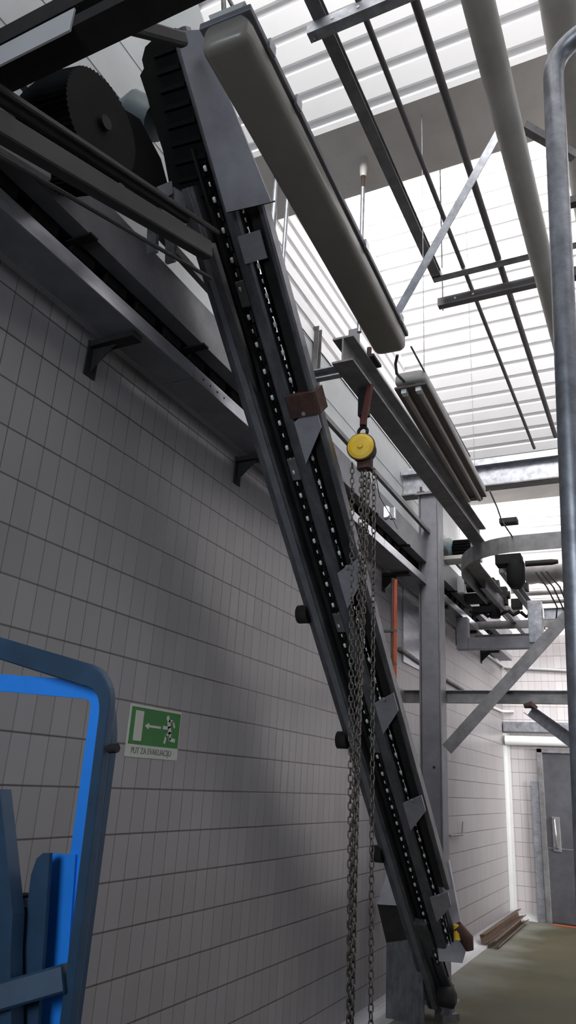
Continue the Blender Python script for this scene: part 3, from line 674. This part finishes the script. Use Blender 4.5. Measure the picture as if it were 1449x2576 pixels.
for k in range(5):
    c = at(1195+32*k, 1540+3*math.sin(k*2), y=9.1); MB().tube([c+V((-.06, 0, .02)), c+V((.0, 0, -.04)), c+V((.08, 0, .0))], .022, 8).build('drive_link', 'dark', du)
# U-shaped hanger frame
uf = thing('steel_hanger', 'grey steel U-shaped hanger frame below the drive unit', 'hanger', at(1260, 1632, y=9.0))
a, b, c, d = at(1149, 1555, y=9), at(1150, 1635, y=9), at(1340, 1625, y=9), at(1352, 1512, y=9)
MB().box((a.x, 8.95, b.z), (a.x+.14, 9.08, a.z)).build('upright', 'steel', uf, .004)
MB().box((b.x+.14, 8.97, b.z), (c.x, 9.08, b.z+.14)).build('crossbar', 'steel', uf, .004)
MB().box((c.x-.03, 8.95, b.z+.06), (c.x+.13, 9.08, d.z)).build('upright', 'galv', uf, .004)
MB().prof((b.x+.14, 9.4, b.z+.20), (c.x+.05, 9.4, b.z+.20), [(-.03,-.05),(.03,-.05),(.03,.05),(-.03,.05)], (0, 1, 0)).build('rear_crossbar', 'tubed', uf)
for xx in (b.x+.07, c.x+.05): MB().box((xx-.03, 9.08, b.z+.12), (xx+.03, 9.43, b.z+.18)).build('side_arm', 'steel', uf)
tag(MB().prof(at(1368, 1545, y=9.2), at(1449, 1540, y=9.2)+V((2, 0, 0)), Cpoly(.05, .14, .008), (0, -1, 0)).build('side_beam', 'galv'), 'galvanised beam running right from the top of the hanger frame', 'beam')
# motor
mt = thing('gear_motor', 'pale blue gear motor with black finned body above the conveyor', 'motor', at(1150, 1410, y=8.2))
mc = at(1123, 1378, y=8.2); md = at(1160, 1380, y=8.2)
MB().tube([mc+V((-.10, 0, 0)), mc+V((-.06, 0, 0)), mc+V((.05, 0, 0)), mc+V((.09, 0, 0))], [.07, .105, .115, .08], 18).build('gear_case', 'motorblue', mt)
MB().tube([md+V((-.09, 0, 0)), md+V((.13, 0, 0))], .085, 18).build('motor_body', 'black', mt)
fn = MB()
for k in range(18):
    t = 2*math.pi*k/18; u_ = V((0, math.cos(t), math.sin(t))); fn.bar(md+V((-.08, 0, 0))+u_*.09, md+V((.12, 0, 0))+u_*.09, .006, .03, V((0, -math.sin(t), math.cos(t))))
fn.build('cooling_fins', 'dark', mt)
MB().tube([md+V((.13, 0, 0)), md+V((.19, 0, 0))], .09, 18).build('fan_cover', 'motorblue', mt)
MB().box(mc+V((-.15, -.12, -.18)), md+V((.22, .12, -.11))).build('base_plate', 'cream', mt, .004)
# silver insulated duct and far pipes
sp_ = at(1320, 1440, y=11.2); 
dn = MB(); pts = [V((sp_.x+.1*k, 11.2, sp_.z+.012*math.sin(k*1.7))) for k in range(0, 56)]
dn.tube(pts, [.19+.014*math.sin(k*2.3) for k in range(56)], 20)
tag(dn.build('insulated_duct', 'duct'), 'crumpled silver insulated duct far back at the right', 'duct')
sp_ = at(1300, 1498, y=12.2)
for i, (py, r) in enumerate(((1492, .06), (1515, .05))):
    p = at(1300, py, y=12.2); tag(MB().tube([(p.x, 12.2, p.z), (5.8, 12.2, p.z)], r, 14).build('silver_pipe', 'duct'), 'thin silver pipe below the crumpled duct, %s of two' % ('upper' if i == 0 else 'lower'), 'pipe')
p = at(1003, 1545, y=9.6); q = at(1190, 1548, y=9.6)
tag(MB().tube([(p.x, 9.6, p.z), (q.x+.6, 9.6, p.z)], .055, 16).build('cross_pipe', 'pipe'), 'grey pipe crossing level behind the column and orange pipe', 'pipe')
tag(MB().prof((XW+.02, 9.9, p.z-.14), (1.8, 9.9, p.z-.14), [(-.03,-.05),(.03,-.05),(.03,.05),(-.03,.05)], (0, 1, 0)).build('cross_rail', 'galv_dull'), 'grey rail crossing level just below the grey pipe behind the column', 'rail')
# orange-red pipe
op = at(994, 1458, x=-2.15); ob = at(997, 1745, x=-2.15)
t = thing('orange_pipe', 'upright orange-red pipe with a dark joint at its foot, left of the column', 'pipe', (-2.15, op.y, ob.z))
MB().tube([(-2.15, op.y, ob.z), (-2.15, op.y, op.z)], .020, 12).build('pipe_run', 'orange', t)
MB().tube([(-2.18, op.y+.02, ob.z), (-2.18, op.y+.02, op.z+.02)], .016, 10).build('side_conduit', 'tubed', t)
for z_ in (ob.z+.25, op.z-.5): MB().box((XW, op.y-.02, z_), (-2.13, op.y+.02, z_+.02)).build('pipe_clip', 'tubed', t)
MB().tube([(-2.15, op.y, ob.z+.03), (-2.15, op.y, ob.z-.02), (-2.16, op.y, ob.z-.14), (-2.16, op.y, ob.z-.17)], [.03, .055, .055, .03], 12).build('foot_joint', 'rust', t)
# conduits on the side wall and corner
def wallpath(pix, r, m, name, label, cat='conduit'):
    return tag(MB().tube([at(*q_, x=XW+r+.004) if q_[0] < 1268 else at(*q_, y=YB-r-.004) for q_ in pix], r, 8).build(name, m), label, cat)
wallpath([(1006, 1632), (1062, 1672), (1120, 1708), (1165, 1735)], .022, 'galv_dull', 'wall_rail', 'grey pipe fixed along the tiles each side of the column at head height', 'pipe')
wallpath([(1216, 1640), (1264, 1676), (1275, 1680), (1449, 1688)], .022, 'cove', 'corner_pipe', 'pale pipe fixed along the tiles that turns the far corner', 'pipe')
wallpath([(1236, 1778), (1262, 1789), (1275, 1790), (1292, 1790)], .022, 'cream', 'corner_bracket', 'short pale rail turning the far corner above the door beam', 'rail')
tag(MB().tube([at(1132, 2102, x=XW+.02), at(1163, 2100, x=XW+.05), at(1165, 2068, x=XW+.05)], .012, 8).build('wall_hook', 'galv_dull'), 'thin bent rod hook on the tiles low beside the column', 'hook')
p0_, p1_ = at(1012, 1500, x=XW), at(1060, 1690, x=XW)
tag(MB().box((XW, p0_.y, p1_.z), (XW+.015, p1_.y+.3, p0_.z+.1)).build('wall_cabinet_panel', 'stainless'), 'pale sheet metal panel on the tiles between orange pipe and column', 'panel')
# channels lying in the corner
ra = thing('rusty_channel', 'pair of rusty brown steel channels leaning low in the far corner', 'channel', (-2.2, 11, 0))
a, b = V((-2.34, 10.7, .02)), V((-2.30, 12.5, .18))
e0, e1 = at(1216, 2362, x=-2.28), at(1308, 2296, x=-2.26)
MB().prof(e0, e1, Cpoly(.07, .10, .01), (1, 0, .3)).build('upper_channel', 'wood', ra)
e0, e1 = at(1240, 2380, z=.03), at(1318, 2312, z=.06)
MB().prof(e0, e1, Cpoly(.12, .08, .012), (1, 0, .6)).build('lower_channel', 'wood', ra)

# ================================================================== UPPER LEFT MACHINERY
XM = -1.72
um = thing('return_conveyor', 'dark conveyor frame of sloping steel rails at the upper left under the roof', 'conveyor', at(280, 480, x=XM))
def strip(pa_, pb__, w_, h_, m, nm, dx=0, ext=.25):
    a = at(*pa_, x=XM+dx); b = at(*pb__, x=XM+dx); d = (b-a); a = a-d*ext
    MB().bar(a, b, w_, h_, (1, 0, 0), .006).build(nm, m, um)
strip((0, 222), (548, 585), .022, .026, 'dark2', 'guide_rod')
strip((0, 252), (470, 552), .03, .035, 'dark', 'guide_rod', -.03)
strip((0, 320), (520, 630), .06, .085, 'dark2', 'side_rail', .0)
strip((0, 392), (530, 700), .02, .016, 'dark2', 'lower_rod', .0)
strip((0, 365), (120, 440), .03, .05, 'plate', 'pale_strip', -.10, .4)
p = at(522, 640, x=XM); q = at(650, 1130, c=CE)
MB().bar(at(528, 618, x=XM-.04), at(640, 980, x=-1.92), .05, .05, (1, 0, 0), .006).build('corner_post', 'rail', um)
for px, py in ((430, 600), (385, 575)):
    p = at(px, py, x=XM-.1); MB().bar(p, p+V((0, .02, -.12)), .05, .02).build('lug', 'galv', um)
# stainless bits seen behind
for qd in (((395, 470), (432, 455), (436, 485), (412, 500)), ((437, 470), (466, 488), (468, 545), (440, 520)), ((405, 520), (465, 560), (470, 572), (410, 535))):
    ps = [at(*q_, x=XM-.16) for q_ in qd]; n_ = len(ps)
    MB().add(ps+[p_+V((-.02, 0, 0)) for p_ in ps], [tuple(range(n_)), tuple(range(n_, 2*n_))[::-1]]+[(i, n_+i, n_+(i+1) % n_, (i+1) % n_) for i in range(n_)]).build('bracket_plate', 'stainless', um)
# ribbed drum
dc = at(196, 338, x=-1.90)
dr_ = thing('ribbed_drum', 'large black ribbed drum at the upper left behind the sloping rails', 'drum', dc)
vs = MB(); prf = []
seg = 120; wv = .26
for i in range(9):
    xx = -wv/2+wv*i/8
    ring = []
    for k in range(seg):
        t = 2*math.pi*k/seg; r = (.235 if k % 2 else .225)*(1-.10*abs(i-4)/4)
        ring.append(dc+V((xx, r*math.cos(t), r*math.sin(t))))
    prf.append(ring)
fs = [(i*seg+k, i*seg+(k+1) % seg, (i+1)*seg+(k+1) % seg, (i+1)*seg+k) for i in range(8) for k in range(seg)]+[tuple(range(seg))[::-1], tuple(range(8*seg, 9*seg))]
vs.add([p_ for r_ in prf for p_ in r_], fs); vs.build('shell', 'black', dr_)
MB().tube([dc+V((-.16, 0, 0)), dc+V((.15, 0, 0))], .03, 12).build('axle', 'dark', dr_)
pg = [at(*q_, x=-2.06) for q_ in ((60, 250), (150, 200), (250, 240), (330, 285), (352, 300), (405, 400), (448, 560), (300, 470), (60, 330))]; n_ = len(pg)
MB().add(pg+[p_+V((-.04, 0, 0)) for p_ in pg], [tuple(range(n_)), tuple(range(n_, 2*n_))[::-1]]+[(i, n_+i, n_+(i+1) % n_, (i+1) % n_) for i in range(n_)]).build('black_backing', 'black', dr_)  # black sheet filling the space between drum and elevator head
dc2 = at(312, 235, x=-2.2)
tag(MB().tube([dc2+V((-.12, .1, -.05)), dc2+V((0, .12, -.02)), dc2+V((.12, .15, -.1))], [.08, .12, .10], 16).build('motor_cowl', 'cowl'), 'blue-grey rounded motor cowl behind the ribbed drum', 'motor')
# overhead X beam
by = 1.12
xb = thing('overhead_beam', 'dark steel box beam crossing the upper left corner with a white plate for its lit web', 'beam', (-2, by, 4.45))
q0 = at(160, 146, y=by+.10)
MB().box((-2.39, by, q0.z), (5.9, by+.10, at(160, 78, y=by).z)).build('lower_beam', 'dark', xb)
MB().box((-2.39, by-.008, at(100, 120, y=by).z), (at(186, 50, y=by).x, by-.001, at(100, 72, y=by).z)).build('lit_web', 'cove', xb)  # white plate paints the light falling on the beam web
MB().box((-2.39, by+.0, at(100, 58, y=by).z), (at(260, -40, y=by).x, by+.12, at(100, 18, y=by).z)).build('upper_beam', 'dark', xb)
a, b = at(318, 62, x=-1.6), at(458, 100, x=-1.62)
MB().bar(a, b, .05, .06, (1, 0, 0), .01).build('hanger_arm', 'dark', xb)
# elevator head grey angle + posts between elevator and light
for i, (xa, ya_, xb_, yb_, r) in enumerate(((688, 548, 672, 720, .022), (722, 520, 706, 790, .014))):
    a = at(xa, ya_, y=3.45); b = at(xb_, yb_, y=3.45)
    tag(MB().tube([V((a.x, 3.45, 5.72)), V((a.x, 3.45, b.z))], r, 12).build('hanger_pipe', 'galv'), 'upright %s pipe hanging between elevator and covered light' % ('wider silver' if i == 0 else 'thin grey'), 'pipe')
p0_, p1_ = at(800, 826, x=XW+.03), at(794, 1005, x=XW+.03)
tag(MB().prof((XW+.03, p0_.y, p1_.z-.35), (XW+.03, p0_.y, p0_.z), Cpoly(.05, .07, .006), (1, 0, 0)).build('wall_post', 'galv_dull'), 'short upright steel post on the pale cladding beside the elevator', 'post')
# small fittings right of chains
sf = at(968, 1290, y=6.0)
t = thing('pulley_fitting', 'small bright pulley fitting just right of the hanging chains', 'fitting', sf)
disc(sf, V((.3, -1, 0)).normalized(), [(-.02, .05), (-.015, .065), (.015, .065), (.02, .05)], 20).build('pulley', 'stainless', t)
MB().box(sf+V((.05, -.02, -.07)), sf+V((.10, .02, .04))).build('clevis', 'stainless', t, .004)
tag(MB().tube([at(945, 1195, y=4.6), at(955, 1250, y=4.9), at(985, 1300, y=5.4), at(1000, 1330, y=5.9)], .004, 6).build('thin_rope', 'chain'), 'thin loose rope hanging right of the chain bundle', 'rope')
tag(MB().bar(at(952, 1172, y=YC-.05), at(985, 1170, y=YC-.05), .03, .03).build('wooden_handle', 'cream'), 'small pale wooden handle lying on the cross girder', 'handle')
a, b = at(838, 1195, x=-1.72), at(885, 1300, x=-1.72)

# ================================================================== BLUE LIFT FRAME
YL = 1.2
bf = thing('blue_lift_frame', 'blue painted steel lift frame with rounded corner at the lower left', 'lift frame', (-1.1, YL, 0))
def bpt(px, py, y=YL): return at(px, py, y=y)
path = bend([bpt(-180, 1575), bpt(278, 1716), bpt(149, 2760)], .06, 10)
wv = .023
MB().sweep(path, [(-.008,-wv),(.008,-wv),(.011,-wv+.003),(.011,wv-.003),(.008,wv),(-.008,wv),(-.011,wv-.003),(-.011,-wv+.003)], lambda i: (0, 1, 0), scale=lambda i: 1 if i < 2 else (.50 if i > 10 else 1-.05*(i-1))).build('top_tube', 'blue_shaded', bf)
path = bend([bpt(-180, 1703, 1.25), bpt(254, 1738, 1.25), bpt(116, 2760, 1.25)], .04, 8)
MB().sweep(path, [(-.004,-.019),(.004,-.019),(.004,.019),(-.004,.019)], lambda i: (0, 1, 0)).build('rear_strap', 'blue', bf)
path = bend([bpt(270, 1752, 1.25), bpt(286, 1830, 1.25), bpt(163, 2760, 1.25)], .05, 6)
MB().sweep(path, [(-.008,-.008),(.008,-.008),(.008,.008),(-.008,.008)], lambda i: (0, 1, 0)).build('side_tube', 'blue_shaded', bf)
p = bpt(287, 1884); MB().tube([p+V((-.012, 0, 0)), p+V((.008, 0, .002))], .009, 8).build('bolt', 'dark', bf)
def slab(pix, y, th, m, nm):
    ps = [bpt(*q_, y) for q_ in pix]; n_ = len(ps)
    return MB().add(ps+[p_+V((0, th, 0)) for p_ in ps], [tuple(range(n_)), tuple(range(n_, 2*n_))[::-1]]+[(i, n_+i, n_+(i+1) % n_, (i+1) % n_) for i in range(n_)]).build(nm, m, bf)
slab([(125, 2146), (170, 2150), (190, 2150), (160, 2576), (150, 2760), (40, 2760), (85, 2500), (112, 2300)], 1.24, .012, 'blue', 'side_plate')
slab([(125, 2146), (108, 2146), (92, 2160), (78, 2200), (62, 2330), (40, 2470), (30, 2760), (80, 2760), (112, 2350)], 1.20, .008, 'blue_shaded', 'fold_plate')
slab([(0, 1985), (-60, 1985), (-60, 2760), (30, 2760), (26, 2400), (32, 2300), (14, 2120)], 1.16, .03, 'blue_shaded', 'mast_plate')
# cross bar
a, b = bpt(-80, 2530, 1.14), bpt(170, 2458, 1.2)
MB().bar(a, b, .05, .045, (0, 1, 0), .004).build('cross_bar', 'blue_shaded', bf)
p = bpt(40, 2310, 1.2)
MB().box(p+V((-.014, 0, -.055)), p+V((.012, .03, .04))).build('chain_block', 'black', bf)
p = bpt(48, 2268, 1.2); MB().box(p+V((-.02, 0, -.008)), p+V((.016, .03, .006))).build('chain_clip', 'galv', bf)

# ================================================================== EVACUATION SIGN
SX = XW+.004
def sg(px, py): return at(px, py, x=SX)
A = sg(330, 1769); Bq = sg(457, 1793); Cq = sg(311, 1902)
sy0, sy1, sz1, sz0 = A.y, Bq.y, A.z, Cq.z
sn = thing('evacuation_sign', 'green evacuation sign with running man, arrow and white caption strip', 'sign', (SX, (sy0+sy1)/2, sz0))
MB().box((XW, sy0, sz0), (XW+.004, sy1, sz1)).build('sign_board', 'signw', sn)
ww, hh_ = sy1-sy0, sz1-sz0
def sp2(u_, v_, d=.0055): return V((XW+d, sy0+u_*ww, sz1-v_*hh_))
def poly(pts, m, nm, d=.0055, parent=sn):
    ps = [sp2(u_, v_, d) for u_, v_ in pts]; n_ = len(ps)
    return MB().add(ps+[p_-V((.0015, 0, 0)) for p_ in ps], [tuple(range(n_)), tuple(range(n_, 2*n_))[::-1]]+[(i, n_+i, n_+(i+1) % n_, (i+1) % n_) for i in range(n_)]).build(nm, m, parent)
poly([(.03, .045), (.985, .045), (.985, .76), (.03, .76)], 'green', 'green_field', .0052)
poly([(.10, .11), (.25, .11), (.25, .69), (.10, .69)], 'signw', 'door_symbol', .0066)
poly([(.29, .385), (.365, .32), (.365, .36), (.60, .36), (.60, .405), (.365, .405), (.365, .45)], 'signw', 'arrow', .0066)
mn = MB()
def seg_(pts, w_):
    for (u0_, v0_), (u1_, v1_) in zip(pts, pts[1:]):
        a, b = sp2(u0_, v0_, .0062), sp2(u1_, v1_, .0062); d_ = (b-a).normalized(); mn.bar(a-d_*.004, b+d_*.004, .0012, w_, (1, 0, 0))
c = sp2(.725, .165, .0062); mn.tube([c-V((.0006, 0, 0)), c+V((.0006, 0, 0))], .013, 14)
seg_([(.745, .22), (.765, .35), (.79, .47)], .028)
seg_([(.75, .22), (.83, .215), (.87, .33)], .014)
seg_([(.745, .37), (.65, .37)], .018)
seg_([(.785, .46), (.72, .53), (.70, .67)], .015)
seg_([(.80, .46), (.80, .59), (.90, .605)], .019)
mn.build('running_man', 'signw', sn)
cu = bpy.data.curves.new('caption', 'FONT'); cu.body = 'PUT ZA EVAKUACIJU'; cu.size = .036; cu.extrude = .0006
to = bpy.data.objects.new('caption_text', cu); C.objects.link(to)
dg = bpy.context.evaluated_depsgraph_get(); me = bpy.data.meshes.new_from_object(to.evaluated_get(dg)); bpy.data.objects.remove(to)
xs = [v.co.x for v in me.vertices]; x0_, x1_ = min(xs), max(xs)
ys = [v.co.y for v in me.vertices]; yh = max(ys)
for v in me.vertices:
    u_ = .10+(v.co.x-x0_)/(x1_-x0_)*.76; v_ = .93-(v.co.y/yh)*.115
    q = sp2(u_, v_, .0048+v.co.z); v.co = q-WP[sn.name]
me.materials.clear(); me.materials.append(M['signt'])
to = bpy.data.objects.new('caption_text', me); C.objects.link(to); to.parent = sn
